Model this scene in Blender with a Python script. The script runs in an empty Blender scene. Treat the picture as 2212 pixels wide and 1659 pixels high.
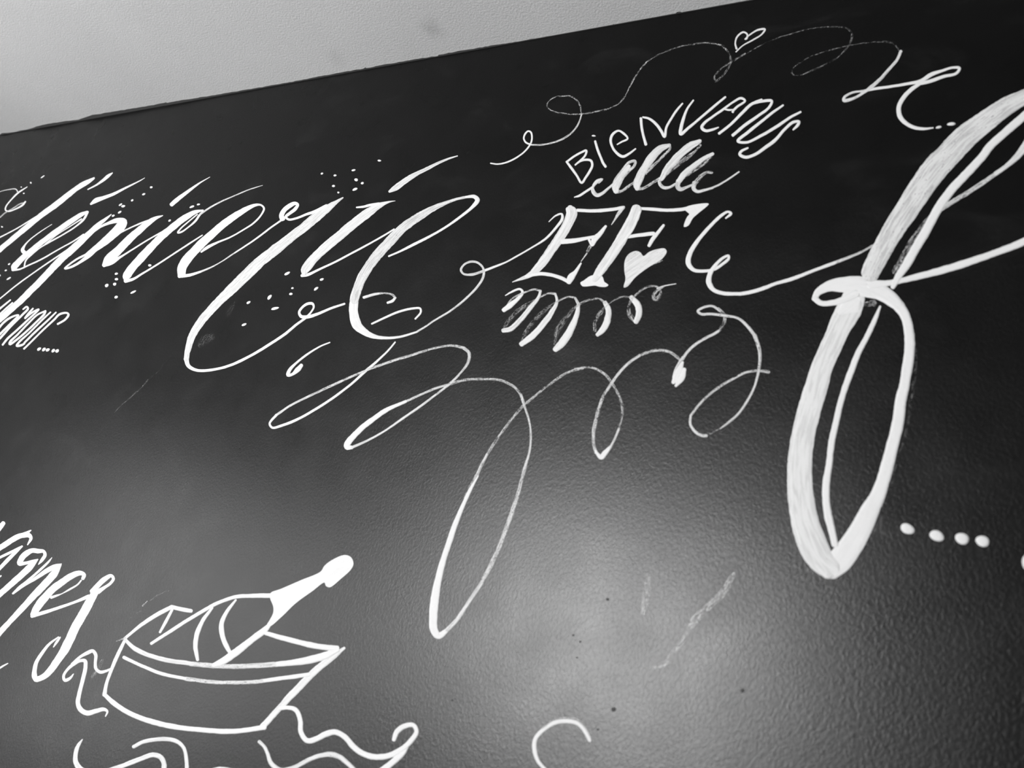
import bpy, bmesh, math, random
from mathutils import Vector, Matrix
from mathutils.geometry import tessellate_polygon
random.seed(4)
sc = bpy.context.scene
col = sc.collection

# ---------------------------------------------------------------- camera
W, H, FPX = 2212.0, 1659.0, 1660.0
XR = Vector((0.81726106, -0.10463263, 0.56668896))     # world axes written in camera axes
YR = Vector((0.4772773, -0.42818482, -0.7673738))
ZR = Vector((0.32293995, 0.8976125, -0.3))
CEIL, CAMH, DIST = 2.5, 1.533, 0.8
CAM = Vector((0, -DIST, CAMH))
cd = bpy.data.cameras.new('camera'); cam = bpy.data.objects.new('camera', cd); col.objects.link(cam)
cd.sensor_width = 36.0; cd.lens = 36.0 * FPX / W; cd.clip_start = 0.01
M = Matrix(((XR.x, XR.y, XR.z), (YR.x, YR.y, YR.z), (ZR.x, ZR.y, ZR.z)))
cam.matrix_world = Matrix.Translation(CAM) @ M.to_4x4()
cd.dof.use_dof = True; cd.dof.focus_distance = 1.45; cd.dof.aperture_fstop = 5.0
sc.camera = cam

def ray(px, py):
    v = Vector(((px - W / 2) / FPX, -(py - H / 2) / FPX, -1.0))
    return Vector((v.dot(XR), v.dot(YR), v.dot(ZR)))
def on_wall(px, py):                                   # point of the black wall (y = 0) seen at a pixel
    r = ray(px, py); return CAM + r * (DIST / r.y)
def on_ceiling(px, py):
    r = ray(px, py); return CAM + r * ((CEIL - CAMH) / r.z)

# ---------------------------------------------------------------- world, light, exposure
w = bpy.data.worlds.new('world'); sc.world = w; w.use_nodes = True
w.node_tree.nodes['Background'].inputs[0].default_value = (1, 1, 1, 1)
w.node_tree.nodes['Background'].inputs[1].default_value = .7
sc.view_settings.view_transform = 'Standard'; sc.view_settings.look = 'None'
sc.view_settings.exposure = 0.0; sc.view_settings.gamma = 1.0; sc.view_settings.use_curve_mapping = False
XL, XRT, YF = -3.4, 3.0, -4.0
def area(name, loc, rot, sx, sy, e):
    l = bpy.data.lights.new(name, 'AREA'); l.shape = 'RECTANGLE'; l.size = sx; l.size_y = sy; l.energy = e
    o = bpy.data.objects.new(name, l); o.location = loc; o.rotation_euler = rot; col.objects.link(o)
    return o
WIN = (-3.3, -1.1, 0.95, 2.48)  # window in the wall opposite: x0, x1, z0, z1
LW = (-3.9, -1.25, 0.3, 1.8)  
area('daylight_opposite', ((WIN[0]+WIN[1])/2, YF - .28, (WIN[2]+WIN[3])/2), (math.radians(90), 0, 0), WIN[1]-WIN[0], WIN[3]-WIN[2], 1120)
area('daylight_left', (XL - .28, (LW[0]+LW[1])/2, (LW[2]+LW[3])/2), (math.radians(90), 0, math.radians(-90)), LW[1]-LW[0], LW[3]-LW[2], 168)

# ---------------------------------------------------------------- materials
def mat(name):
    m = bpy.data.materials.new(name); m.use_nodes = True
    n = m.node_tree.nodes; l = m.node_tree.links
    return m, n, l, n['Principled BSDF']
def noise(n, l, vec, scale, detail=2, dist=0.0, rough=.5):
    t = n.new('ShaderNodeTexNoise'); t.inputs['Scale'].default_value = scale
    t.inputs['Detail'].default_value = detail; t.inputs['Distortion'].default_value = dist; t.inputs['Roughness'].default_value = rough
    if vec: l.new(vec, t.inputs['Vector'])
    return t
def mapping(n, l, src, scale=(1, 1, 1), rot=(0, 0, 0)):
    m = n.new('ShaderNodeMapping'); m.inputs['Scale'].default_value = scale; m.inputs['Rotation'].default_value = rot
    l.new(src, m.inputs['Vector']); return m.outputs[0]
def mrange(n, l, v, a, b, c, d, smooth=False):
    m = n.new('ShaderNodeMapRange'); m.inputs[1].default_value = a; m.inputs[2].default_value = b
    m.inputs[3].default_value = c; m.inputs[4].default_value = d
    if smooth: m.interpolation_type = 'SMOOTHSTEP'
    l.new(v, m.inputs[0]); return m
def mth(n, l, op, a, b=None, clamp=False):
    m = n.new('ShaderNodeMath'); m.operation = op; m.use_clamp = clamp
    for i, x in enumerate((a, b)):
        if x is None: continue
        if isinstance(x, (int, float)): m.inputs[i].default_value = x
        else: l.new(x, m.inputs[i])
    return m.outputs[0]
def grey(v): return (v, v, v, 1)
def grey_ramp(n, l, fac, a, b):
    c = n.new('ShaderNodeMix'); c.data_type = 'RGBA'; c.inputs[6].default_value = grey(a); c.inputs[7].default_value = grey(b)
    l.new(fac, c.inputs[0]); return c.outputs[2]

def black_wall_paint():
    m, n, l, b = mat('black_satin_wall_paint')
    tc = n.new('ShaderNodeTexCoord').outputs['Object']
    # roller stipple: soft wrinkles a few millimetres across plus fine grain
    v1 = mapping(n, l, tc, (1, 1, .75), (0, .5, 0))
    n1 = noise(n, l, v1, 300, 4, .6, .6)
    n2 = noise(n, l, tc, 900, 2, .2)
    n3 = noise(n, l, tc, 14, 2)
    mu = n.new('ShaderNodeTexMusgrave') if hasattr(bpy.types, 'ShaderNodeTexMusgrave') else None
    ridge = mrange(n, l, n1.outputs[0], .33, .72, 0, 1, True)
    hgt = mth(n, l, 'ADD', mth(n, l, 'MULTIPLY', ridge.outputs[0], 1.0), mth(n, l, 'MULTIPLY', n2.outputs[0], .35))
    bp = n.new('ShaderNodeBump'); bp.inputs['Distance'].default_value = BUMP; bp.inputs['Strength'].default_value = 1
    l.new(hgt, bp.inputs['Height']); l.new(bp.outputs[0], b.inputs['Normal'])
    # chalk dust wiped into the paint
    n4 = noise(n, l, mapping(n, l, tc, (1.2, 1, 2.2), (0, .6, 0)), 5.5, 5, .6, .6)
    dust = mrange(n, l, n4.outputs[0], .52, .75, 0, 1, True)
    l.new(grey_ramp(n, l, dust.outputs[0], .0004, .0016), b.inputs['Base Color'])
    r = mrange(n, l, n3.outputs[0], .3, .7, ROUGH - .02, ROUGH + .03)
    l.new(r.outputs[0], b.inputs['Roughness'])
    b.inputs['IOR'].default_value = IOR
    return m
BUMP, ROUGH, IOR = .00007, .285, 1.17
M_WALL = black_wall_paint()

def ceiling_paint():
    m, n, l, b = mat('white_ceiling_paint')
    tc = n.new('ShaderNodeTexCoord').outputs['Object']
    n1 = noise(n, l, tc, 260, 3); n2 = noise(n, l, tc, 2.4, 4, .5)
    f = mth(n, l, 'ADD', mth(n, l, 'MULTIPLY', n1.outputs[0], .2), mth(n, l, 'MULTIPLY', n2.outputs[0], .8))
    base = grey_ramp(n, l, f, .19, .235)
    # small grubby finger mark on the ceiling
    geo = n.new('ShaderNodeNewGeometry').outputs['Position']
    st = None
    for (px, py), r in (((936, 62), .030), ((725, 126), .03)):
        c = on_ceiling(px, py)
        vd = n.new('ShaderNodeVectorMath'); vd.operation = 'DISTANCE'; l.new(geo, vd.inputs[0]); vd.inputs[1].default_value = c
        nz = noise(n, l, tc, 40, 3)
        d = mth(n, l, 'ADD', vd.outputs['Value'], mth(n, l, 'MULTIPLY', nz.outputs[0], .03))
        k = mrange(n, l, d, .012, r + .02, .32 if st is None else .12, 0, True).outputs[0]
        st = k if st is None else mth(n, l, 'ADD', st, k)
    mx = n.new('ShaderNodeMix'); mx.data_type = 'RGBA'; l.new(st, mx.inputs[0]); l.new(base, mx.inputs[6]); mx.inputs[7].default_value = grey(.06)
    l.new(mx.outputs[2], b.inputs['Base Color'])
    bp = n.new('ShaderNodeBump'); bp.inputs['Distance'].default_value = .0004; l.new(n1.outputs[0], bp.inputs['Height']); l.new(bp.outputs[0], b.inputs['Normal'])
    b.inputs['Roughness'].default_value = .9
    return m
M_CEIL = ceiling_paint()
def plain(name, v, rough, scale=60, amp=.06):
    m, n, l, b = mat(name)
    tc = n.new('ShaderNodeTexCoord').outputs['Object']; t = noise(n, l, tc, scale, 4)
    l.new(grey_ramp(n, l, t.outputs[0], v * (1 - amp), min(1, v * (1 + amp))), b.inputs['Base Color'])
    b.inputs['Roughness'].default_value = rough
    return m
M_WHITE = plain('white_wall_plaster', .17, .85)
M_FLOOR = plain('pale_floor', .4, .5, 8, .15)
M_FRAME = plain('window_frame_paint', .7, .4)
M_EDGE = plain('black_edge_paint', .006, .75)
M_PIT = plain('dark_pit', .004, 1.0)
M_STAIN = None

def chalk():
    m, n, l, b = mat('white_chalk_paint')
    uv = n.new('ShaderNodeUVMap').outputs[0]
    tc = n.new('ShaderNodeTexCoord').outputs['Object']
    at = n.new('ShaderNodeAttribute'); at.attribute_name = 'dry'
    ed = n.new('ShaderNodeAttribute'); ed.attribute_name = 'edge'
    s1 = noise(n, l, mapping(n, l, uv, (95, 900, 1)), 1.0, 3, .3, .6)       # bristle streaks along the stroke
    s2 = noise(n, l, tc, 420, 3, .4, .6)                                    # wall stipple catching the chalk
    nn = mth(n, l, 'ADD', mth(n, l, 'MULTIPLY', s1.outputs[0], .62), mth(n, l, 'MULTIPLY', s2.outputs[0], .38))
    nn = mrange(n, l, nn, .36, .64, .02, 1).outputs[0]
    lo = mth(n, l, 'SUBTRACT', at.outputs['Fac'], .36); hi = mth(n, l, 'ADD', mth(n, l, 'MULTIPLY', at.outputs['Fac'], 1.25), .02)
    a = n.new('ShaderNodeMapRange'); a.interpolation_type = 'SMOOTHSTEP'
    l.new(nn, a.inputs[0]); l.new(lo, a.inputs[1]); l.new(hi, a.inputs[2])
    faint = mrange(n, l, at.outputs['Fac'], .70, .95, 1, .12).outputs[0]
    soft = mrange(n, l, at.outputs['Fac'], 0, .6, 1, .72).outputs[0]
    # smears fade towards their own edges
    fe = mth(n, l, 'SUBTRACT', 1.0, mth(n, l, 'MULTIPLY', mth(n, l, 'POWER', ed.outputs['Fac'], 2.0), mrange(n, l, at.outputs['Fac'], .7, .8, 0, 1).outputs[0]), True)
    alpha = mth(n, l, 'MULTIPLY', mth(n, l, 'MULTIPLY', mth(n, l, 'MULTIPLY', a.outputs[0], faint), soft), fe)
    l.new(alpha, b.inputs['Alpha'])
    t = noise(n, l, mapping(n, l, uv, (30, 330, 1)), 1.0, 4, .5, .6)
    tt = mrange(n, l, t.outputs[0], .38, .56, 0, 1, True).outputs[0]
    # layered paint: where the stroke is drier its body is greyer
    dd = mth(n, l, 'MULTIPLY', mth(n, l, 'SUBTRACT', 1.0, tt), mrange(n, l, at.outputs['Fac'], 0, .2, .12, 1).outputs[0])
    l.new(grey_ramp(n, l, dd, .158, .107), b.inputs['Base Color'])
    bp = n.new('ShaderNodeBump'); bp.inputs['Distance'].default_value = .0003; l.new(s2.outputs[0], bp.inputs['Height']); l.new(bp.outputs[0], b.inputs['Normal'])
    b.inputs['Roughness'].default_value = .8; b.inputs['Specular IOR Level'].default_value = .2
    return m
M_CHALK = chalk()

# ---------------------------------------------------------------- room shell
def link(name, me, m, parent=None):
    o = bpy.data.objects.new(name, me); col.objects.link(o)
    if m: me.materials.append(m)
    if parent: o.parent = parent
    return o
def slab(bm, x0, x1, y0, y1, z0, z1):
    vs = [bm.verts.new((x, y, z)) for z in (z0, z1) for x, y in ((x0, y0), (x1, y0), (x1, y1), (x0, y1))]
    for f in ((3, 2, 1, 0), (4, 5, 6, 7), (0, 1, 5, 4), (1, 2, 6, 5), (2, 3, 7, 6), (3, 0, 4, 7)):
        bm.faces.new([vs[i] for i in f])
def box_obj(name, boxes, m, parent=None, label=None, kind='structure'):
    bm = bmesh.new()
    for b in boxes: slab(bm, *b)
    me = bpy.data.meshes.new(name); bm.to_mesh(me); bm.free()
    o = link(name, me, m, parent)
    if kind and not parent: o['kind'] = kind
    if label: o['label'] = label
    return o
T = .30
box_obj('wall_back', [(XL - T, XRT + T, 0, T, 0, CEIL)], M_WALL, label='black satin painted wall carrying white hand lettering')
box_obj('ceiling', [(XL - T, XRT + T, YF - T, T, CEIL, CEIL + T)], M_CEIL, label='plain white painted ceiling above the black wall')
box_obj('floor', [(XL - T, XRT + T, YF - T, T, -T, 0)], M_FLOOR, label='pale floor of the room')
box_obj('wall_right', [(XRT, XRT + T, YF, 0, 0, CEIL)], M_WHITE, label='white side wall right of the black wall')
x0, x1, z0, z1 = WIN
box_obj('wall_front', [(XL, x0, YF - T, YF, 0, CEIL), (x1, XRT, YF - T, YF, 0, CEIL), (x0, x1, YF - T, YF, 0, z0), (x0, x1, YF - T, YF, z1, CEIL)], M_WHITE, label='white wall opposite the black wall, with a window')
def frame(name, boxes, lab):
    return box_obj(name, boxes, M_FRAME, label=lab)
f = .05
frame('window_1', [(x0, x1, YF - .05, YF, z0, z0 + f), (x0, x1, YF - .05, YF, z1 - f, z1), (x0, x0 + f, YF - .05, YF, z0 + f, z1 - f), (x1 - f, x1, YF - .05, YF, z0 + f, z1 - f)], 'white framed window in the wall opposite')
y0, y1, z0, z1 = LW
box_obj('wall_left', [(XL - T, XL, YF, y0, 0, CEIL), (XL - T, XL, y1, 0, 0, CEIL), (XL - T, XL, y0, y1, 0, z0), (XL - T, XL, y0, y1, z1, CEIL)], M_WHITE, label='white side wall with a window, left of the black wall')
frame('window_2', [(XL - .05, XL, y0, y1, z0, z0 + f), (XL - .05, XL, y0, y1, z1 - f, z1), (XL - .05, XL, y0, y0 + f, z0 + f, z1 - f), (XL - .05, XL, y1 - f, y1, z0 + f, z1 - f)], 'white framed window in the left side wall')

# ragged black paint line where the wall meets the ceiling
edge = [(-80, 304), (-40, 298), (0, 291), (4, 288), (30, 285), (60, 279), (90, 270), (130, 263), (170, 258), (200, 248), (210, 247), (250, 240), (262, 238), (300, 232), (340, 225), (356, 222), (358, 220.5), (361, 222), (400, 215), (440, 209), (500, 199), (560, 189), (620, 178.5), (700, 163), (740, 156), (744, 155), (785, 148), (789, 145), (791, 147), (808, 144), (811, 142.5), (850, 136), (900, 127), (945, 120.5), (948, 118), (958, 117.5), (962, 115.5), (1003, 108), (1030, 104), (1060, 98.5), (1066, 97), (1100, 92.5), (1150, 84), (1200, 75.5), (1240, 69), (1300, 58), (1312, 56), (1314, 55), (1324, 54), (1325, 51.5), (1327, 54), (1360, 46.5), (1420, 36.5), (1460, 29), (1462, 25.5), (1468, 25), (1473, 27), (1478, 24.5), (1480, 25.5), (1520, 18), (1568, 9), (1575, 7.5), (1588, 7), (1596, 4), (1640, -2), (1700, -13), (1900, -48)]
bm = bmesh.new(); up = []; dn = []
for i in range(len(edge) - 1):
    (ax, ay), (bx, by) = edge[i], edge[i + 1]
    k = max(1, int((bx - ax) / 6))
    for j in range(k):
        t = j / k; e = (ax + (bx - ax) * t, ay + (by - ay) * t + random.uniform(-.5, .5))
        p = on_ceiling(*e)
        y = min(p.y, -.0012)
        up.append(bm.verts.new((p.x, y, CEIL - .0006))); dn.append(bm.verts.new((p.x, 0, CEIL - .0006)))
lo = [(bm.verts.new((v.co.x, v.co.y, CEIL + .001)), bm.verts.new((u.co.x, 0, CEIL - .006)), bm.verts.new((u.co.x, -.0006, CEIL - .006))) for v, u in zip(up, dn)]
for i in range(len(up) - 1):
    bm.faces.new((up[i], up[i + 1], dn[i + 1], dn[i])); bm.faces.new((lo[i][0], lo[i + 1][0], up[i + 1], up[i]))
me = bpy.data.meshes.new('trim_1'); bm.to_mesh(me); bm.free()
o = link('trim_1', me, M_EDGE); o['kind'] = 'structure'; o['label'] = 'ragged black paint line where the wall meets the ceiling'

# ---------------------------------------------------------------- painted strokes
def catmull(pts, step, closed=False):
    out = []; n = len(pts)
    if n == 2 and not closed:
        pts = [pts[0], tuple((a + b) / 2 for a, b in zip(*pts)), pts[1]]; n = 3
    rng = range(n if closed else n - 1)
    for i in rng:
        p1, p2 = pts[i], pts[(i + 1) % n]
        if closed: p0, p3 = pts[i - 1], pts[(i + 2) % n]
        else:
            p0 = pts[i - 1] if i else tuple(2 * a - b for a, b in zip(p1, p2))
            p3 = pts[i + 2] if i + 2 < n else tuple(2 * a - b for a, b in zip(p2, p1))
        # centripetal-like tangents scaled to the segment keep uneven spacing smooth
        d = lambda a, b: max(1e-3, math.hypot(a[0] - b[0], a[1] - b[1]))
        d01, d12, d23 = d(p0, p1) ** .5, d(p1, p2) ** .5, d(p2, p3) ** .5
        k = max(2, int(d(p1, p2) / step))
        for j in range(k):
            t = j / k; r = []
            for c in range(len(p1)):
                m1 = (p2[c] - p1[c]) + d12 * ((p1[c] - p0[c]) / d01 - (p2[c] - p0[c]) / (d01 + d12))
                m2 = (p2[c] - p1[c]) + d12 * ((p3[c] - p2[c]) / d23 - (p3[c] - p1[c]) / (d12 + d23))
                h00 = 2 * t ** 3 - 3 * t ** 2 + 1; h10 = t ** 3 - 2 * t ** 2 + t; h01 = 1 - h00; h11 = t ** 3 - t ** 2
                r.append(h00 * p1[c] + h10 * m1 + h01 * p2[c] + h11 * m2)
            out.append(tuple(r))
    if not closed: out.append(tuple(pts[-1]))
    return out
PROF = ((-1, 0), (-.96, .9), (-.5, 1), (0, 1.02), (.5, 1), (.96, .9), (1, 0))
level = 0
class Mesh:
    def __init__(s): s.flat = False; s.v = []; s.f = []; s.uv = []; s.dry = []; s.edge = []
    def add(s, p, uv, dry, edge): s.v.append(p); s.uv.append(uv); s.dry.append(dry); s.edge.append(edge); return len(s.v) - 1
    def build(s, name, m, parent=None, origin=None):
        o0 = origin or Vector((0, 0, 0))
        me = bpy.data.meshes.new(name); me.from_pydata([tuple(p - o0) for p in s.v], [], s.f)
        uvl = me.uv_layers.new(name='UVMap')
        for lp in me.loops: uvl.data[lp.index].uv = s.uv[lp.vertex_index]
        for nm, arr in (('dry', s.dry), ('edge', s.edge)):
            a = me.attributes.new(nm, 'FLOAT', 'POINT'); a.data.foreach_set('value', arr)
        for p in me.polygons: p.use_smooth = len(p.vertices) != 3 or not s.flat
        me.update()
        return link(name, me, m, parent)
def lift(p, h): return Vector((p.x, -h, p.z))
def stroke(M, pts, dry):
    global level
    level += 1
    base = .00012 + .00002 * (level % 12)
    P = catmull(pts, 2.2)
    # drop coincident samples
    Q = [P[0]]
    for p in P[1:]:
        if math.hypot(p[0] - Q[-1][0], p[1] - Q[-1][1]) > .4: Q.append(p)
    P = Q; n = len(P)
    if n < 2: return
    dirs = []
    for i in range(n):
        a, b = P[max(0, i - 1)], P[min(n - 1, i + 1)]
        L = math.hypot(b[0] - a[0], b[1] - a[1]) or 1; dirs.append(((b[0] - a[0]) / L, (b[1] - a[1]) / L))
    rows = []
    def cap(i, sgn):
        x, y, w = P[i][:3]; dx, dy = dirs[i]; r = max(w, 1.0) / 2; out = []
        for a in (.98, .85, .6, .3):
            out.append((x + sgn * dx * r * a * .8, y + sgn * dy * r * a * .8, 2 * r * math.sqrt(1 - a * a), dx, dy))
        return out
    seq = cap(0, -1) + [(P[i][0], P[i][1], max(P[i][2], 1.0), *dirs[i]) for i in range(n)] + cap(n - 1, 1)[::-1]
    u = random.random() * 7; v0 = random.random() * 5; prev = None; k1 = k2 = 0.0; tot = len(seq)
    for j, (x, y, w, dx, dy) in enumerate(seq):
        k1 = .86 * k1 + random.gauss(0, .022 + .05 * min(dry, .5)) ; k2 = .86 * k2 + random.gauss(0, .022 + .05 * min(dry, .5))
        c = on_wall(x, y)
        if prev is not None: u += (c - prev).length
        prev = c; row = []
        for q, hh in PROF:
            hw = (w / 2 + (k1 if q < 0 else k2) * min(w / 2, 7)) * q
            p = on_wall(x - dy * hw, y + dx * hw)
            vv = (p - c).length * (1 if q > 0 else -1)
            h = .00001 if hh == 0 else (base + .00012 * j / tot) * hh
            row.append(M.add(lift(p, h), (u, v0 + vv), dry, abs(q)))
        rows.append(row)
    for a, b in zip(rows, rows[1:]):
        for k in range(len(PROF) - 1): M.f.append((a[k], a[k + 1], b[k + 1], b[k]))
    M.f.append(tuple(rows[0])); M.f.append(tuple(reversed(rows[-1])))
def fill(M, pts, dry):
    global level
    level += 1
    P = catmull([(x, y) for x, y in pts], 4, True)
    h = .0003 + .00002 * (level % 12); n = len(P)
    def uvof(p): return (p.x * .7 + p.z * .7, -p.x * .7 + p.z * .7)
    w3 = [on_wall(x, y) for x, y in P]
    top = [M.add(lift(p, h), uvof(p), dry, 0) for p in w3]
    M.flat = True
    rim = [M.add(lift(p, h), uvof(p), dry, 0) for p in w3]
    bot = [M.add(lift(p, .00001), uvof(p), dry, 0) for p in w3]
    for tri in tessellate_polygon([[Vector((p.x, p.z, 0)) for p in w3]]): M.f.append(tuple(top[i] for i in tri))
    for i in range(n): M.f.append((rim[i], rim[(i + 1) % n], bot[(i + 1) % n], bot[i]))
def blob(M, x, y, ln, wd, ang, dry=0, hh=.0008):
    a = math.radians(ang); ca, sa = math.cos(a), -math.sin(a); n = 22
    j = [random.uniform(.9, 1.08) for _ in range(n)]; ph = random.random() * 6
    c = on_wall(x, y); ci = M.add(lift(c, hh), (c.x, c.z), dry, 0); rings = []
    for s, h in ((.55, .95), (.88, .65), (1, .02)):
        r = []
        for i in range(n):
            t = 2 * math.pi * i / n; k = s * (1 + .06 * math.sin(2 * t + ph) + .03 * math.sin(3 * t + 2 * ph))
            ex, ey = math.cos(t) * ln / 2 * k, math.sin(t) * wd / 2 * k
            p = on_wall(x + ex * ca - ey * sa, y + ex * sa + ey * ca)
            r.append(M.add(lift(p, hh * h), (p.x, p.z), dry, s))
        rings.append(r)
    for i in range(n):
        k = (i + 1) % n
        M.f.append((ci, rings[0][i], rings[0][k]))
        for a_, b_ in zip(rings, rings[1:]): M.f.append((a_[i], b_[i], b_[k], a_[k]))

def nums(s): return [tuple(float(q) for q in t.split(',')) for t in s.split()]
def build_paint(text):
    ox = oy = 0.0; k = 1.0; objs = []
    for line in text.strip().splitlines():
        line = line.strip()
        if not line: continue
        c, rest = line[0], line[1:].strip()
        if c == 'T':
            a = [float(q) for q in rest.split()]; ox, oy, k = a[0], a[1], a[2] / 2212.0
        elif c == 'O':
            a = [q.strip() for q in rest.split('|')]
            objs.append({'n': a[0], 'label': a[1], 'cat': a[2], 'group': a[3], 'own': [], 'parts': []}); cur = objs[-1]['own']
        elif c == 'P':
            a = [q.strip() for q in rest.split('|')]
            objs[-1]['parts'].append([a[0], a[1] if len(a) > 1 else None, []]); cur = objs[-1]['parts'][-1][2]
        elif c in 'SF':
            d, pts = rest.split(' ', 1); pts = nums(pts)
            pts = [(ox + p[0] * k, oy + p[1] * k) + ((p[2] * k,) if c == 'S' else ()) for p in pts]
            cur.append((c, float(d), pts))
        elif c in 'BDK':
            v = [float(q) for q in rest.replace(' ', ',').split(',')]
            ent = []
            if len(v) % 5 == 0: ent = [v[i:i + 5] for i in range(0, len(v), 5)]
            for x, y, a, b, g in ent:
                it = (c, 0, (ox + x * k, oy + y * k, a * k, b * k, g))
                if c == 'D': objs[-1]['parts'].append(['dot', None, [it]])
                else: cur.append(it)
    for ob in objs:
        def fillmesh(items):
            M = Mesh(); m = M_CHALK
            for it in items:
                if it[0] == 'S': stroke(M, it[2], it[1])
                elif it[0] == 'F': fill(M, it[2], it[1])
                else:
                    blob(M, *it[2], hh=.0004 if it[0] == 'K' else .0009)
                    if it[0] == 'K': m = M_PIT
            return M, m
        allm = []
        if ob['own']: allm.append((None, None) + fillmesh(ob['own']))
        for nm, lb, items in ob['parts']:
            if items: allm.append((nm, lb) + fillmesh(items))
        vs = [p for a in allm for p in a[2].v]
        org = Vector((sum(p.x for p in vs) / len(vs), 0, min(p.z for p in vs)))
        if len(allm) == 1:
            root = allm[0][2].build(ob['n'], allm[0][3], None, org); root.location = org
        else:
            root = bpy.data.objects.new(ob['n'], None); col.objects.link(root); root.location = org; root.empty_display_size = .05
            for nm, lb, Mx, m in allm:
                o = Mx.build(nm or 'stroke', m, root, org)
                if lb: o['label'] = lb
        root['label'] = ob['label']; root['category'] = ob['cat']
        if ob['group']: root['group'] = ob['group']
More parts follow.
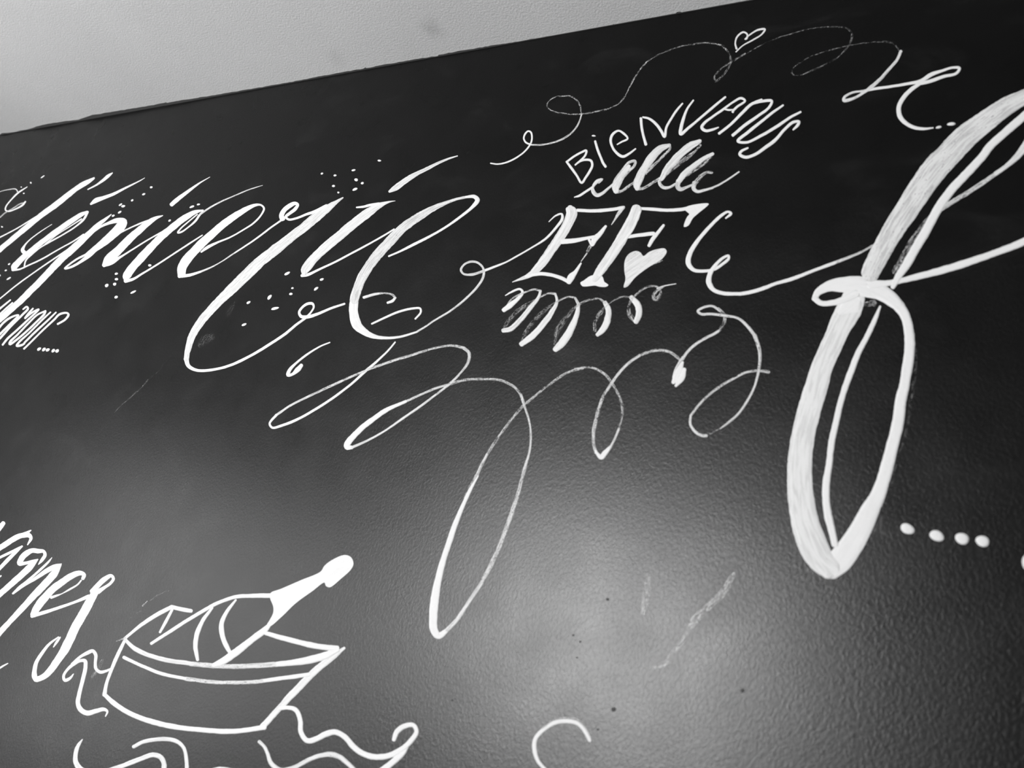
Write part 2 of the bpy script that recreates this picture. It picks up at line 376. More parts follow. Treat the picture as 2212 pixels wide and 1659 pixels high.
PAINT = """
O curled_tendril | small white painted curl with dots at the left edge above the long script word | flourish | 
T 0 340 400
P curl
S .2 -60,440,4 0,410,5 100,385,8 190,380,12 215,420,14
S 0 325,352,8 220,420,18 130,510,14 70,590,14 66,630,16 100,645,14 180,620,14 270,570,20 305,528,16
S .5 295,540,14 240,555,14 160,605,12 60,665,14 0,715,14 -60,760,12
B 255,355,14,14,0
B 285,430,18,14,30
B 368,303,20,20,0
B 510,232,55,12,36
O script_word | large white script word with accents, from the left edge to a looped final e | lettering |
T 0 340 400
P letter
S 0 1125,245,18 1060,280,36 1000,310,44 850,420,58 700,540,68 560,640,66 430,740,64 250,890,60 0,1100,58 -90,1175,56
S 0 1125,250,16 1070,300,13 950,375,13 820,455,13
S 0 440,705,20 380,740,14 200,850,12 0,955,14 -60,985,12
P apostrophe
S 0 1345,185,10 1290,225,38 1230,275,32 1150,330,20 1050,383,12
P accent
S 0 1085,558,22 1150,512,58 1230,485,44 1350,440,34 1500,365,22 1680,275,10 1730,245,4
P letter
S 0 1045,650,26 960,690,50 850,762,58 700,865,60 550,975,60 400,1090,60 310,1165,62 220,1250,74 165,1320,70 160,1345,34
S 0 150,1345,30 230,1338,18 340,1290,16 500,1215,16 700,1100,14 880,1000,14 1000,920,18
S 0 1050,650,24 1000,740,24 900,830,16 750,925,14 580,1020,16 480,1080,12 380,1160,16 310,1230,16 292,1300,16
S 0 975,735,16 820,835,10 680,925,10 540,1035,12
S 0 620,800,5 480,890,10 350,990,12 290,1060,22 270,1110,42 295,1140,44
P letter
S 0 1330,680,8 1270,730,30 1180,800,52 1060,915,68 960,1010,76 850,1110,80 700,1250,80 560,1395,76 400,1560,76 200,1755,72 0,1935,64 -90,2010,60
S 0 850,1075,20 700,1175,16 450,1345,14 200,1525,14 0,1687,12 -60,1730,12
S 0 1110,895,20 1200,830,24 1300,785,34 1400,755,60 1480,765,76 1440,830,110 1330,935,100 1220,1030,84 1120,1105,66 1040,1160,40
S 0 1060,1145,26 920,1215,22 820,1285,20 775,1328,22 850,1310,26 950,1255,30 1060,1175,50 1150,1090,50
S .1 1330,970,16 1420,910,16 1560,840,16 1700,780,20 1800,745,20
P letter
S 0 1945,695,8 1860,725,40 1760,790,66 1640,890,78 1500,1020,92 1380,1140,98 1290,1225,96 1240,1290,44
S 0 1240,1300,24 1330,1250,60 1440,1190,26 1560,1115,18 1760,990,16 1955,880,16
T 280 340 400
P accent
S 0 500,565,46 560,512,50 650,442,42 740,375,30 840,305,16 960,235,5
P letter
S 0 880,630,14 780,655,46 680,710,70 580,780,78 450,885,82 350,975,84 230,1100,92 100,1240,98 0,1360,100 -40,1430,92 -40,1460,60
S 0 -50,1475,48 40,1455,30 150,1390,22 300,1300,20 500,1170,18 700,1040,18 870,930,14
S 0 880,640,14 835,690,24 790,755,24 700,835,16 620,890,20 575,900,20 610,850,16 700,770,14 810,680,14
S .3 840,680,22 960,600,18 1100,525,16 1260,455,14 1400,395,12 1520,355,10 1590,335,6
P letter
S 0 855,1130,20 920,1080,36 1050,1015,24 1200,955,18 1350,870,18 1480,785,20 1570,690,20 1605,610,24 1570,570,22 1500,570,34 1380,625,60 1250,705,78 1120,800,88 1000,905,96 880,1010,100 770,1120,104 680,1225,108 625,1320,108 620,1400,96
S 0 590,1420,40 720,1405,34 850,1365,24
S .3 850,1365,24 980,1310,18 1100,1245,13 1250,1145,15
S 0 1250,1145,16 1500,980,20 1700,830,20 1830,740,22
T 560 320 520
P letter
S 0 215,650,50 205,620,46 230,570,42 280,530,40 330,507,32 355,518,26 330,560,32 280,600,28 245,630,24 270,655,20 340,645,20 430,610,22 520,580,30 620,530,30
S .15 770,455,12 700,500,35 620,555,72 540,620,84 430,712,86 300,815,86 150,930,92 0,1050,98 -120,1165,96 -270,1310,90 -420,1455,78 -535,1590,72 -615,1720,66 -655,1840,56 -670,1940,48
S 0 -670,1940,46 -650,2000,36 -576,2040,28 -436,2038,24 -266,1996,24 -86,1911,24 84,1811,24 234,1711,24 344,1621,22 430,1560,20
S 0 440,1550,22 475,1510,16 502,1460,18 490,1430,24 445,1430,24 395,1465,22 368,1510,24 385,1545,30 445,1550,30 535,1525,26 665,1470,22 785,1430,18
P letter
S 0 895,545,14 960,538,20 1010,525,24 1100,510,24
S .1 1250,485,4 1190,495,18 1100,530,56 990,600,82 850,710,84 700,835,84 570,945,84 470,1050,80 415,1125,74 412,1150,50
S 0 390,1172,26 440,1165,26 560,1110,20 700,1045,18 850,965,18 1000,885,16 1150,800,16 1240,745,14
P accent
S .15 1195,400,20 1250,368,50 1330,310,52 1430,245,40 1540,190,30 1660,130,22 1760,90,16 1822,72,10
P letter
S 0 1190,993,16 1290,950,18 1400,895,24 1550,820,22 1700,735,20 1850,630,24 1960,540,30 2005,475,44 1975,445,36 1900,450,22
S .2 1900,450,22 1800,472,24 1680,518,38 1560,575,56 1450,640,72 1330,725,84 1230,820,90 1130,930,94 1040,1040,94 960,1160,90 905,1280,86 872,1400,80
S .05 872,1400,80 866,1500,82 895,1620,86 960,1684,64 1034,1723,44 1134,1743,28 1284,1736,22 1446,1690,16
S .25 1446,1690,16 1520,1645,16 1600,1590,16 1750,1500,18 1880,1400,18 2000,1280,20 2060,1180,22 2060,1110,20 2010,1055,20 1940,1045,20 1880,1075,20 1855,1120,22 1880,1155,20 1960,1160,24 2060,1130,24
S 0 2060,1130,24 2150,1095,20 2270,1047,14 2360,998,14 2500,917,14 2630,835,20 2727,733,22 2786,647,26 2780,605,18 2727,620,14 2662,677,8
O dot_spray | spray of small white dots around the first letters of the large script word | dots |
T 0 340 400
D 1807,357,32,24,30 1717,440,40,22,30 1580,513,32,22,30 1440,565,50,18,35 1472,583,46,28,15 1430,655,46,22,35 1353,697,36,22,35 2027,755,34,22,35 1390,1390,40,26,25 1392,1455,42,28,15 1370,1514,44,32,25 1275,1530,50,34,35 1592,1609,72,24,28 1388,1669,42,32,20 1790,1290,38,30,15 25,830,20,18,0 110,1275,32,16,35 70,1350,30,16,30 105,1447,56,18,32 0,1410,16,20,0 2293,590,64,22,25 2371,562,40,20,20
O dot_spray | spray of white dots above the tall r of the large script word | dots |
T 560 320 520
D 577,234,26,16,20 697,251,28,18,20 683,348,30,20,15 728,408,22,16,0 867,203,36,18,15 891,291,36,26,0 948,322,28,22,20 880,378,52,22,28 1104,115,32,18,0
O dot_spray | spray of white dots inside and beside the long descending loop of the r | dots |
D 257,1152,62,22,28 575,1207,42,20,22 523,1292,50,22,35 306,1287,26,16,20 291,1340,34,22,20 95,1370,54,28,55 145,1473,76,24,12 -98,1419,40,22,35 -139,1622,46,22,25
O curled_stroke | short white hooked curl inside the final e, nearer the upper side | flourish | 
S .15 960,1372,24 1050,1345,24 1100,1336,20
S .5 1100,1336,18 1150,1333,16 1220,1345,20 1252,1375,24
S 0 1252,1375,20 1225,1405,24 1180,1422,20
O curled_stroke | longer white hooked curl just below the other one inside the final e | flourish | 
S 0 1035,1615,16 1150,1560,18 1280,1505,20 1400,1475,20 1480,1475,20 1485,1510,18 1435,1570,16
T 380 560 520
O comma_stroke | white comma-shaped stroke with a blob, below the loop of the r | flourish |
S 0 1415,765,12 1330,800,14 1200,880,18 1100,960,22 1045,1020,30 1030,1065,32 1070,1058,26 1120,1015,46 1155,975,34
O serif_initials | two white serif capitals E and F with a small solid heart beside the F foot | lettering |
T 1040 360 560
P letter
S .12 755,350,50 772,385,90 745,470,84 690,570,82 620,675,76 540,790,76 470,875,66 400,930,40 265,985,6
S 0 740,360,40 745,420,34 690,540,26 560,740,24 440,880,20
S 0 820,372,26 950,378,28 1050,372,28 1150,360,28 1205,348,26
S .25 1215,345,24 1180,385,30 1140,450,14 1110,497,6
S 0 690,640,44 800,630,38 900,610,28 960,600,28
S 0 1062,508,20 1010,575,40 965,620,50 945,670,26 920,625,24
S .5 930,680,26 905,725,22
S .3 900,740,12 850,810,6
S 0 380,935,24 500,914,28 600,925,28 680,950,30 740,980,30
S 0 850,825,14 800,905,38 765,945,60 745,985,44
P letter
S .1 1325,360,88 1290,450,90 1205,600,92 1110,755,88 1020,880,80 965,960,60
S 0 1352,385,22 1290,530,28 1165,695,26 1090,810,28 1010,925,40
S 0 1290,352,16 1450,362,28 1600,372,28 1740,360,30 1850,340,40
F 0 1740,350 1885,315 1940,318 1850,400 1805,440 1765,505 1728,515 1755,430 1775,405 1740,375
S 0 1240,600,28 1340,585,30 1470,570,32
S 0 1555,500,22 1500,570,30 1460,620,34 1430,675,28
F 0 845,990 870,975 940,930 1030,935 1050,985 1085,1010 1065,1026 1000,1024 975,1016 860,1020
P heart | solid light grey heart
F .12 1215,1032 1230,960 1220,890 1225,800 1260,745 1320,720 1360,735 1382,765 1430,730 1500,705 1565,700 1582,725 1545,785 1450,845 1370,900 1310,950 1245,1025
S .6 1460,840,8 1520,812,10 1545,800,6
O coiled_flourish | dry-brushed white coil of seven loops beneath the two serif capitals | flourish |
S 0 205,1100,8 260,1068,16 330,1045,18 352,1070,24 320,1120,30 250,1180,44 190,1225,36
S .5 200,1210,10 260,1130,14 330,1090,14 380,1068,12
S .4 330,1095,12 380,1070,12 450,1048,14 500,1058,18
S .15 505,1060,20 485,1120,26 420,1200,38 340,1300,42 250,1385,44 185,1400,34
S .75 190,1375,24 240,1305,34 330,1220,42 430,1155,30 500,1115,16
S .5 500,1115,14 570,1082,14 630,1085,20
S .1 630,1085,20 645,1150,24 600,1240,40 520,1350,48 430,1450,50 340,1515,42
S .75 345,1480,24 385,1400,36 480,1280,42 570,1200,32 660,1150,14
S .5 640,1155,14 740,1110,14 800,1120,18
S .3 800,1120,18 832,1180,26 
S .08 830,1170,26 812,1270,44 760,1390,60 690,1500,64 630,1560,46
S .75 620,1510,28 650,1400,44 715,1300,38 790,1210,24
S .6 800,1200,18 860,1160,16 940,1132,14 1010,1130,16 1055,1165,26
S .08 1055,1160,36 1085,1220,50 1075,1310,58 1035,1390,52 990,1435,34
S .7 970,1400,30 968,1330,26 1005,1265,32 1060,1195,16 1130,1140,14 1210,1110,14 1280,1120,20
S .08 1280,1115,40 1335,1185,56 1345,1260,54 1320,1325,44
S .65 1300,1310,36 1262,1260,36 1260,1190,28 1295,1110,18
S .6 1295,1115,18 1370,1050,18 1440,1020,16 1510,1030,16 1530,1080,22 1490,1130,36 1470,1105,28 1500,1055,24 1560,1020,12 
S .1 1500,1040,14 1560,1018,10 1660,1000,6
O swash_flourish | thick white swash looping right of the F towards the giant letter | flourish |
S 0 2085,440,14 2130,400,26 2105,385,20 2050,415,26 1950,510,30 1840,640,34 1780,740,40 1765,820,42 1810,880,32 1900,890,26 1990,875,24 2060,830,24 2110,785,24 2110,760,22 2060,780,24 1990,850,30 1950,920,40 1942,990,46 1980,1050,36 2060,1080,32 2212,1085,28
T 1652 480 560
S 0 -240,610,26 -205,611,30 -100,592,30 0,560,30 100,522,28 240,482,30 400,420,26 600,345,26
S .3 600,345,26 720,300,22 800,265,20 860,235,20 920,200,22
O scroll_flourish | thin faint looping line above the arched greeting, ending in a curl beside the giant letter | flourish |
T 1040 40 520
S 0 85,1330,12 150,1338,12 230,1322,14 320,1280,14 400,1220,14 450,1155,16 465,1100,16 455,1045,16 430,1035,14 400,1065,16 390,1105,16 410,1140,16 460,1160,14
S .4 460,1160,14 540,1162,14 640,1145,14 740,1110,16 830,1050,16 890,970,14 922,880,14
S .68 922,880,14 905,800,14 870,745,14 820,715,12 750,712,10 680,722,10 630,750,10 605,785,12 610,820,12 650,848,12 730,868,12 840,880,12 940,875,12 1060,855,12 1180,825,12 1270,775,12 1320,715,12 1360,635,12 1400,560,14 1450,480,12 1520,400,12
S .74 1520,400,12 1610,340,12 1720,295,12 1840,255,11 1960,232,11 2080,225,11 2160,232,12 2230,252,12
T 1480 20 600
S .74 60,282,10 130,268,10 200,270,11 270,285,12 330,325,14 360,380,16 362,430,16
S .72 362,430,14 340,475,14 300,530,14 240,573,16 235,540,14 280,480,12 370,420,12 480,355,12
S .78 480,355,10 600,290,9 720,235,9 840,198,10 960,165,10 1080,145,10 1200,140,12 1280,150,14 1325,190,18 1325,245,18 1290,305,14 1220,380,12 1120,440,12 1010,490,14 920,525,14 860,520,14 850,495,12 890,445,12 970,395,12 1080,350,11 1200,315,10 1290,295,10 1400,275,11 1510,263,11 1600,260,12 1660,275,14 1700,325,18
P knot
S .2 1718,335,26 1690,400,24 1620,480,24 1560,550,26 1480,620,28 1420,665,22 1340,710,22 1265,725,28 1270,700,22 1330,665,16 1420,650,18
S 0 1400,655,18 1500,635,20 1640,615,20 1780,592,22 1880,570,30 1960,520,30 2050,490,20 2130,465,18 2185,470,22 2160,510,20 2060,535,24 1960,570,28 1880,590,26
S 0 1880,585,24 1800,640,30 1735,710,34 1702,780,36 1710,850,36 1755,905,32 1820,940,28 1900,952,20 1975,945,10
B 2020,940,50,18,15
B 2120,914,70,24,8
O heart_outline | small thin heart outline above the thin scroll line | heart |
S .1 410,315,16 400,270,12 415,220,14 465,182,14 495,200,14 490,235,14 475,240,8 520,200,12 580,165,14 635,160,16 610,200,12 540,245,12 460,290,10 405,340,10
O greeting_word | arched white hand-lettered greeting of nine plain letters below the thin scroll line | lettering |
T 1200 190 440
P letter
S 0 120,805,22 200,745,22 280,700,22 335,680,24 325,730,22 270,790,22 210,840,16 270,795,22 330,780,24 385,790,26 400,840,26 370,910,26 330,970,24 285,1030,24 230,950,26 180,880,28 125,805,24
P letter
S 0 432,580,26 455,660,28 490,750,28 520,820,28 545,855,28
B 415,520,44,18,0
P letter
S 0 670,615,12 720,585,18 785,550,20 740,495,24 685,465,20 625,500,28 600,560,30 610,620,28 650,690,28 730,745,30 800,715,24 870,662,16
P letter
S 0 928,330,28 935,420,28 955,520,28 982,615,30
S 0 950,318,18 1020,335,26 1100,400,32 1150,470,34 1185,530,30 1205,430,26 1260,330,24 1320,240,24 1380,170,18
P letter
S 0 1498,135,18 1430,230,24 1385,350,32 1365,430,38 1360,500,36 1450,430,28 1570,330,26 1700,220,26 1845,100,22
P letter
S 0 1925,262,28 1935,240,18 1880,240,20 1830,228,18 
S 0 1935,240,26 1980,200,24 2060,140,22 2015,112,26 1930,155,22 1820,235,24 1690,325,26 1620,380,30 1590,430,34 1630,465,30 1700,455,26 1770,430,14
T 1480 20 600
P letter
S 0 270,990,20 360,920,20 450,830,22 530,755,22 610,720,16
S 0 530,755,16 600,735,22 690,730,22 670,780,20 580,850,22 480,920,24 380,1005,24
P letter
S 0 780,765,16 700,820,20 600,900,22 500,980,24 420,1050,22 490,1060,20 600,1010,22 720,940,24 840,860,20 920,818,16
P letter
S 0 860,960,12 895,925,24 908,895,22 860,900,22 790,960,22 720,1040,26 640,1100,24 560,1155,24 480,1178,24 435,1155,22 450,1130,20 500,1105,14
O coiled_flourish | row of dry-brushed looped strokes between the arched greeting and the serif capitals | flourish |
T 1200 190 440
S 0 205,1187,10 260,1170,24 330,1125,24 400,1080,24
S .2 400,1090,24 420,1050,34 460,1010,38 510,992,22 470,1030,20
S .2 400,1080,30 412,1130,44 450,1165,40 500,1150,34 570,1095,26 625,1050,26
S .3 625,1050,20 650,990,20 720,900,24 800,810,26 865,795,30 860,840,30 800,900,30 730,970,40
S .12 800,850,40 740,930,56 690,1010,76 655,1080,80 660,1120,60
S .45 655,1130,40 720,1120,30 790,1070,28 850,1030,24
S .12 1240,620,34 1140,660,74 1050,750,86 980,850,86 920,960,86 885,1050,80 890,1095,50
S .5 1240,620,26 1245,655,24 1180,730,28 1100,810,26 1010,890,40 980,930,30
S .5 890,1095,40 950,1090,26 1040,1040,26 1130,985,30
S .12 1570,575,40 1480,620,72 1380,700,76 1280,800,84 1200,900,74 1150,990,50
S .6 1575,620,26 1500,700,30 1400,780,44 1280,870,40 1200,950,20
S .25 1140,980,34 1130,1030,36 1170,1080,34 1240,1080,28 1300,1045,24
S .12 1710,715,34 1620,760,42 1500,850,60 1400,930,64 1340,1010,54
S .65 1690,750,24 1600,830,40 1480,910,36 1400,980,16
S .3 1335,1010,50 1325,1070,52 1360,1100,40 1420,1080,28 1490,1050,22
S .5 1700,920,28 1640,920,28 1560,980,44 1510,1040,46
S .25 1510,1030,46 1500,1090,46 1540,1125,34 1620,1110,28 1710,1085,22
S .25 1700,1085,20 1780,1050,20 1880,990,18 1940,950,18 1995,912,14
O giant_letter | giant looped white script letter f on the right, the tallest letter of the wall | lettering |
T 1732 180 480
P thick_stroke | streaky grey-white filled stroke
S .18 2400,40,110 2230,130,145 2060,215,180 1935,300,195 1800,400,215 1620,540,240 1475,695,245 1320,855,255 1195,1030,245 1050,1250,230 920,1450,215 810,1640,200 727,1800,195 679,1900,180
P fine_stroke
S 0 2400,170,80 2300,250,80 2160,370,80 2000,510,78 1880,620,78 1780,750,80 1640,900,84 1500,1050,84 1400,1180,88 1310,1330,88 1220,1500,90 1130,1650,88 1044,1800,88 960,1925,70 905,2030,46
P thin_stroke
S .1 2330,430,70 2212,640,70 2130,740,60 2030,830,42 1930,900,42
S .35 1930,900,42 1800,990,44 1650,1090,42 1500,1180,42 1380,1255,50
P smudge | dry brushed smudge
S .7 1260,1330,20 1180,1470,70 1090,1610,90 1010,1750,80 950,1880,90
T 1652 480 560
P thick_stroke | streaky grey-white filled stroke
S .1 760,640,190 720,740,215 640,890,190 565,1060,180 490,1230,182 440,1400,195 370,1640,200 335,1781,198 302,2001,208 297,2201,214 315,2401,224 350,2581,232 410,2751,245 480,2881,220 560,2961,180
S 0 640,770,50 740,690,200
S 0 560,2961,180 640,2886,212 740,2751,200 830,2601,180 895,2461,158 955,2351,130 1005,2221,115 1050,2061,110 1090,1901,104 1135,1721,100 1165,1501,95 1190,1400,90 1210,1270,88 1230,1150,88 1236,1020,86 1226,900,82 1195,790,84 1140,710,100
P knot_band
S 0 425,655,52 450,600,60 540,548,90 640,535,125 750,535,150 860,555,165 960,585,145 1060,640,125 1130,700,100
S 0 425,650,50 480,690,46 580,688,48 690,655,60 780,610,70
S 0 2330,95,58 2212,165,60 2000,250,56 1800,320,58 1600,385,60 1400,440,56 1200,490,50 1050,520,50 900,530,80
P inner_stroke
S 0 985,720,18 940,830,38 870,980,44 800,1110,50 745,1250,54 690,1400,50 650,1530,50 611,1700,52 570,1881,54 550,2061,56 527,2201,64 522,2351,66 540,2501,68 570,2621,66 600,2751,56
P smudge | dry brushed smudge
S .7 930,690,60 850,700,30
S .85 1240,840,20 1275,1000,30 1285,1200,36 1265,1400,36 1230,1650,30 1190,1850,26 1140,2000,24 1080,2220,26 1000,2400,30 960,2560,44 930,2660,24
O dot_spray | row of four soft-edged white dots to the right of the giant letter | dots |
D 1217,2616,118,88,-20 1467,2676,126,88,-15 1683,2700,126,90,-15 1858,2722,124,88,-12
O stroke_fragment | end of a blurred white stroke cut off by the right edge of the photo | mark |
S 0 2235,2830,20 2225,2880,60 2225,2930,50 2240,2970,20
O scroll_flourish | long white looping pen line hanging below the large script word and the serif capitals | flourish |
T 380 560 520
P scroll_line
S 0 2015,762,14 1950,840,16 1850,935,20 1740,1030,22 1620,1140,20 1450,1270,22 1280,1380,22 1120,1470,24 980,1525,24 885,1548,22 862,1510,20 925,1430,22
S .25 925,1430,20 1060,1340,20 1220,1260,20
S .4 1220,1260,20 1400,1175,20 1600,1085,20 1740,1025,20 1900,965,22 2060,912,22 2212,868,22
T 700 620 560
S .45 770,572,18 790,567,18 950,520,18 1090,500,20 1190,520,24
S .3 1190,520,26 1235,560,26 1230,640,24 1160,740,18 1070,830,20 960,915,16
S .15 960,915,16 820,1020,18 660,1130,18 500,1240,16 350,1320,18 240,1368,22
P end_loop
S 0 240,1368,30 195,1365,46 200,1335,52 240,1285,50 330,1195,44 430,1120,40 540,1045,34 700,975,24
P scroll_line
S .35 690,980,22 820,922,18 940,870,18 1070,830,18
S .5 1070,830,20 1190,795,20 1380,785,20 1500,795,20 1620,850,22 1680,920,22
S .35 1680,920,24 1710,1010,22 1750,1140,18 1765,1260,18 1755,1400,18 1722,1522,24
S .4 1722,1522,26 1687,1642,28 1652,1782,32 1620,1875,36 1562,2042,36 1502,2202,36 1432,2362,36 1352,2512,34
S .2 1352,2512,32 1232,2692,30 1132,2842,32 1050,2925,34
P end_loop
S 0 1060,2918,26 1032,2942,40 975,2975,56 937,2922,66 932,2802,70 952,2622,66 992,2422,52 1052,2222,46 1112,2042,46 1182,1872,34 1252,1722,28 1317,1612,10
P scroll_line
S .6 1205,1800,24 1260,1680,26 1300,1610,26 
S .35 1290,1640,30 1340,1530,26 1390,1430,24
S .55 1390,1430,24 1450,1340,26 1510,1250,20 1600,1130,22 1700,1015,24 1800,930,20 1900,850,18 2010,770,22 2100,720,20 2212,692,18
T 1220 620 480
S .5 100,818,20 184,803,20 270,805,22 350,835,22 420,890,24 480,970,24
S .55 480,970,24 540,1080,24 575,1200,26 570,1310,22 540,1410,22
S .2 540,1410,22 490,1530,22 450,1605,26
P end_loop
S 0 455,1590,26 400,1655,52 365,1695,50 325,1660,34 310,1630,24
P scroll_line
S .45 312,1650,30 290,1560,30 288,1450,32 310,1330,36
S .5 310,1330,36 340,1200,34 390,1080,30 460,970,28
S .3 460,970,28 540,860,26 640,755,26 750,680,24
S .5 750,680,26 860,640,26 950,630,24 1050,650,26 1110,690,26 1150,730,24
P knot | solid white leaf-shaped knot
S 0 1172,750,30 1135,840,70 1095,930,60 1080,950,40
S 0 1190,820,42 1165,900,60 1105,985,26
P scroll_line
S .1 1075,900,10 1100,820,14 1140,750,20 1180,700,30
S .3 1170,720,30 1210,660,28 1290,580,26 1400,510,26 1480,470,24 1530,440,26
S .6 1540,430,28 1590,350,30 1585,280,30 1530,215,28
S .25 1550,240,24 1470,190,22 1390,200,22 1325,240,26 1360,270,26 1450,268,24 1600,285,26
S .25 1600,285,26 1720,310,24 1810,380,30 1890,480,36
S .4 1890,480,36 1930,590,36 1945,700,34 1935,820,30
S .25 1935,820,26 1890,990,22 1820,1130,24 1730,1260,24 1630,1350,22 1550,1410,12
S .6 1550,1410,10 1430,1472,10
S .3 1410,1480,34 1370,1480,30 1310,1450,28 1252,1370,26 1255,1280,24
S .4 1255,1280,24 1330,1180,24 1430,1080,22 1560,980,24 1690,905,24 1790,855,22 1880,835,24 1960,835,24 2030,845,34
O narrow_word | narrow slanted white word at the left edge, ending in a row of dots | lettering |
T 0 560 400
P letter
S 0 -40,622,22 60,540,20 125,487,16
S 0 -30,685,24 60,600,18 150,520,18
P letter
S 0 -40,860,22 40,760,24 130,695,24 222,668,18 150,745,22 0,895,24 -40,930,24
P letter
S 0 275,598,16 320,567,22 335,587,24 270,660,22 140,790,22 0,945,24 -40,985,24
S 0 300,705,24 340,650,22 395,588,18
S 0 302,700,22 380,640,22 465,598,18 350,710,22 200,850,22 90,950,24 32,1023,22
P letter
S 0 545,618,22 450,662,20 330,775,20 210,900,22 120,990,26 115,1018,24 190,970,24 330,850,22 450,735,22 530,655,24 545,622,20
P letter
S 0 605,632,16 500,730,20 350,880,20 230,990,24 200,1036,24 260,1026,26 295,1008,18
S 0 670,635,18 550,750,22 400,890,22 290,1000,20
P letter
S 0 287,1070,22 350,1010,20 500,860,20 650,720,22 710,660,24 800,642,24 820,662,28 780,720,24 690,775,22
D 467,1073,54,32,42 525,1078,52,34,40 570,1083,50,34,40 637,1092,50,34,40 683,1095,52,34,40
O brush_word | thick slanted white script letters at the lower left edge beside the drawn bucket | lettering |
T 0 1100 400
P letter
S 0 -50,280,60 10,205,62 42,165,50
S 0 -60,500,60 0,460,66 100,395,66 200,335,64 290,300,50 370,252,14
S 0 270,320,44 345,312,56 370,345,40 330,425,14
S 0 -40,600,26 20,565,30 120,518,32 265,440,18
S 0 268,442,16 180,520,40 80,620,46 0,705,40 -50,755,40
S .1 -20,820,22 15,795,16
P letter
S 0 460,660,10 500,610,38 538,545,40 520,503,40 450,500,54 390,492,56 320,525,66 255,590,72 232,650,56 300,645,40 400,620,40 455,598,12
S 0 450,602,16 370,680,70 260,785,74 130,900,72 0,1015,66 -60,1070,60
P letter
S 0 622,578,8 580,630,24 480,725,28 350,840,32 240,930,34 155,1008,24
S 0 160,1010,16 300,910,18 420,830,40 560,735,56 660,685,56 735,655,14
S 0 725,668,26 650,770,84 540,890,86 400,1035,80 260,1190,74 130,1330,68 0,1475,66 -50,1540,60
P letter
S 0 612,1055,34 680,1032,26 740,1010,12 830,960,22 930,900,20 972,850,18
S 0 990,830,40 1005,785,50 960,762,60 860,795,72 750,865,78 620,965,86 520,1075,92 440,1185,90 400,1260,76
S 0 380,1280,40 470,1250,44 600,1210,38 750,1160,34 900,1108,32 1060,1040,44
P letter
S 0 1100,985,60 1170,910,60 1250,835,60 1330,795,40 1355,830,36 1320,885,34 1240,940,40 1170,985,60
S 0 1140,985,80 1070,1105,98 985,1260,104 900,1410,108 830,1560,108 770,1680,104 690,1800,92 600,1925,78 520,2000,68 435,2035,60
S 0 430,2040,56 412,2000,64 412,1930,52 435,1832,44 500,1725,40 590,1612,32 700,1527,18
S 0 720,1530,18 680,1585,32 640,1648,12
P letter
S 0 95,1842,12 40,1872,20 -20,1910,22
O ribbon_drawing | double curly white ribbon end drawn left of the bucket | ribbon |
T 0 1359 400
S 0 880,535,12 840,585,32 775,612,40 760,565,34 800,490,32 880,418,42 960,378,36 1015,380,44 1022,450,46 985,620,46 942,800,48 932,880,52 960,955,58 1040,1002,62 1150,978,56 1240,958,44 1285,985,28 1262,1042,14
S 0 860,420,30 960,332,34 1050,282,42 1110,262,42 1145,310,42 1140,400,36 1148,475,40 1200,515,42 1260,505,36 1330,475,24
S .75 1100,570,40 1160,500,40 1215,390,40 1240,350,10
O ribbon_drawing | curly white ribbon running right from the bucket foot to a hooked end | ribbon |
T 200 1180 600
S 0 1490,1292,30 1560,1285,32 1620,1305,36 1655,1390,38 1660,1480,38 1710,1548,40 1780,1535,42 1860,1495,44 1930,1480,44 2010,1520,44 2080,1600,44 2150,1650,44 2239,1677,46 2339,1672,46 2439,1632,42 2539,1545,40 2580,1475,36 2555,1425,34 2479,1435,42 2424,1480,42 2401,1542,32
S 0 2520,1560,30 2470,1640,50 2400,1710,50 2300,1790,50
O ribbon_drawing | lower wavy white ribbon below the bucket's right foot, cut off by the bottom edge | ribbon |
T 400 1359 400
S .15 885,1345,44 950,1410,40 990,1500,46 1020,1590,56 1080,1655,60 1150,1685,60 1250,1670,56 1350,1630,54 1500,1550,54 1640,1505,60 1740,1495,62 1850,1530,60 1950,1610,54 2040,1700,50
O ribbon_drawing | wavy white ribbon with two humps below the bucket's left foot, at the bottom edge | ribbon |
T 0 1359 400
S .1 985,1318,14 930,1400,44 902,1500,50 905,1590,60 960,1670,70 1060,1710,60 1200,1710,50 1350,1670,50 1550,1600,56 1700,1540,56 1830,1502,60 1920,1530,60 1960,1610,60 1950,1720,60
S .1 1595,1405,44 1700,1350,44 1850,1318,48 2000,1315,50 2120,1345,48 2195,1420,42 2225,1540,44 2235,1700,44
S .2 2500,1690,30 2620,1662,36 2750,1672,30 2820,1700,30
O bucket_drawing | white outline drawing of an ice bucket holding a tilted bottle, at the lower left | drawing |
T 200 1180 600
P bucket
S .6 190,757,8 225,745,14 260,728,20
S 0 258,732,22 400,618,28 530,535,34 632,482,32
S 0 632,484,32 710,502,34 785,515,34
S 0 635,505,20 590,590,24 538,685,20
S .1 258,742,24 330,810,36 450,868,36 600,908,36 800,938,34
S .25 780,936,36 1000,955,38 1200,957,38 1450,942,38
S 0 1440,942,38 1600,925,46 1750,900,60 1850,870,60 1950,825,40
S 0 1380,692,34 1530,735,42 1700,778,44 1830,803,44 1950,812,42
S 0 250,885,28 400,955,28 550,1015,28 740,1055,26
S .3 740,1055,30 950,1080,30 1150,1085,30 1350,1075,30
S 0 1340,1074,30 1550,1045,32 1720,1022,34
S .05 2005,810,22 1900,890,46 1780,985,54 1650,1115,54 1500,1275,50 1400,1385,48 1350,1440,48
S 0 95,1180,32 160,1240,38 280,1322,40 450,1390,42 650,1437,40 850,1460,38 1050,1475,40 1200,1467,38 1370,1442,40
S 0 265,735,22 210,845,28 150,985,26 110,1100,26 95,1185,34
P bottle
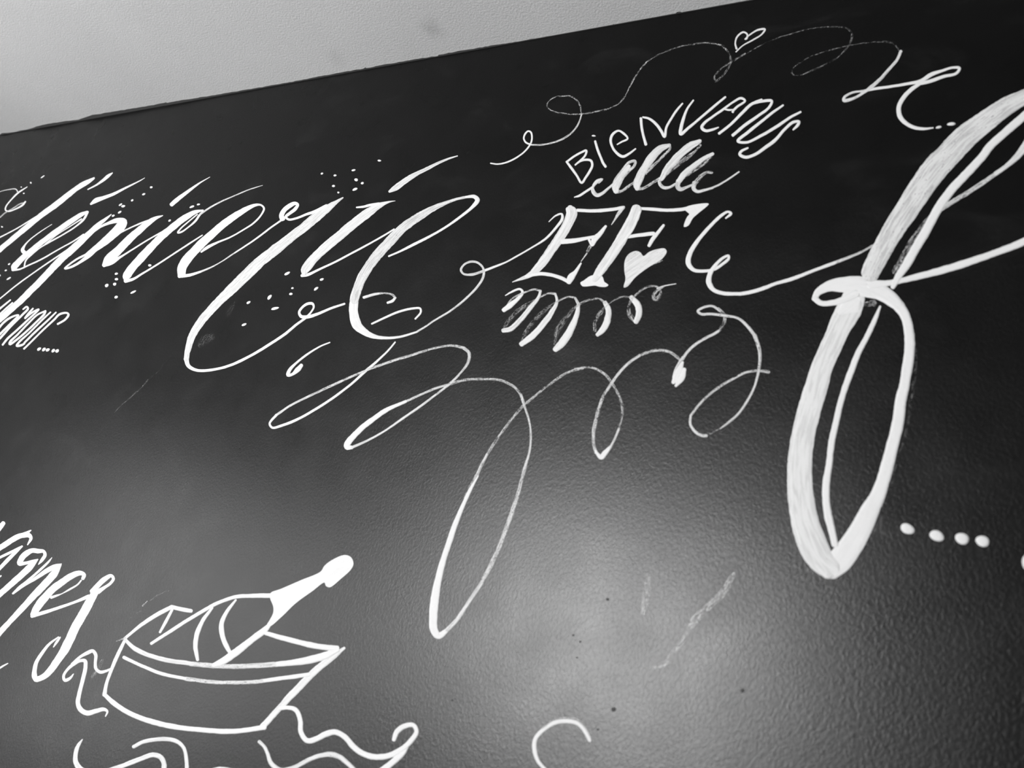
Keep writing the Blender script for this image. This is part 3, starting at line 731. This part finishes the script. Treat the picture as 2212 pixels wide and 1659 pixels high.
S 0 468,775,24 600,690,26 750,592,28 880,515,28 1000,450,28 1150,402,30 1270,395,32 1425,392,36
S 0 1142,428,16 1070,520,28 1030,610,36 1032,700,38 1060,780,38 1105,862,30
S 0 955,490,18 880,590,30 832,700,36 820,800,36 838,905,26
S 0 1410,625,30 1370,668,50 1260,752,52 1140,845,62 1030,920,56 965,948,34
F 0 1420,372 1500,340 1650,275 1820,200 1845,160 1900,115 2010,70 2060,88 2080,140 2060,185 1980,260 1890,328 1858,315 1850,290 1750,360 1620,455 1500,570 1410,640 1390,625 1405,600 1440,530 1440,480 1415,412
O arc_stroke | lone white open arc at the bottom edge, right of the bucket | mark |
T 780 1359 600
S 0 1822,888,26 1790,820,34 1730,755,32 1640,733,34 1540,748,34 1440,812,34 1387,880,34 1382,960,36 1410,1050,30 1475,1125,26
S .6 1825,860,12 1780,780,16 1720,720,14 1640,705,12 1540,722,12 1440,790,12
O chalk_smear | faint thin scratch line between the large descending r loop and the left edge | smear |
T 0 560 400
S .8 1370,1830,10 1460,1735,14 1560,1650,18 1680,1540,20 1770,1440,18
S .9 1770,1440,14 1900,1330,12 2010,1180,12 2040,1150,14
O chalk_smear | faint smudged chalk mark on the bright wall area below left of the giant letter | smear |
T 1300 1059 912
P smear
S .66 245,440,20 240,520,36 225,600,40 220,640,34
P smear
S .62 690,440,24 640,530,44 570,600,42 500,665,44 470,710,36
S .70 470,710,36 420,790,34 370,860,34 325,920,34 240,930,20
O chalk_smear | broken faint chalk dashes just above the rim of the drawn bucket | smear |
T 0 1100 400
P smear
S .6 1705,1155,16 1760,1100,14
P smear
S .8 1800,1090,24 1880,1030,24 1960,990,24 2020,970,20
P smear
S .8 1640,1240,30 1690,1215,26
P smear
S .85 1545,1300,16 1600,1290,12
O paint_pit | larger dark round pit in the wall paint right of the lone bottom arc | pit |
T 780 1359 600
K 2012,640,38,38,0
O paint_pit | small dark pit just right of the open end of the lone bottom arc | pit |
K 1887,800,22,18,0
O paint_pit | small dark pit left of the lone bottom arc | pit |
K 725,565,20,16,0
O paint_pit | small dark pit above the bottom arc, topmost of its three | pit |
K 1690,48,18,18,0
O paint_pit | small dark pit above the bottom arc, middle of its three | pit |
K 1745,100,16,20,0
O paint_pit | small dark pit above the bottom arc, lowest of its three | pit |
K 1720,227,16,14,0
O paint_pit | small dark pit in the wall below and left of the giant letter's foot | pit |
T 1300 1059 912
K 738,1050,22,24,0
O paint_pit | small dark pit at the bottom edge of the photo, below right of the giant letter | pit |
K 1410,1400,24,26,0
O paint_pit | faint dark pit in the bright wall area under the middle hanging loops | pit |
K 30,572,16,16,0
O paint_drip | small black vertical paint mark between the giant letter's foot and the row of four dots | mark |
T 1652 860 560
K 992,1075,150,26,86
K 1008,1150,60,30,-30
O chalk_smear | faint cloudy chalk smudge inside the bottom of the large descending r loop | smear |
T 200 560 600
P smear
S .86 860,680,60 900,640,90 950,620,70
P smear
S .9 1080,440,60 1130,350,40
"""
build_paint(PAINT)
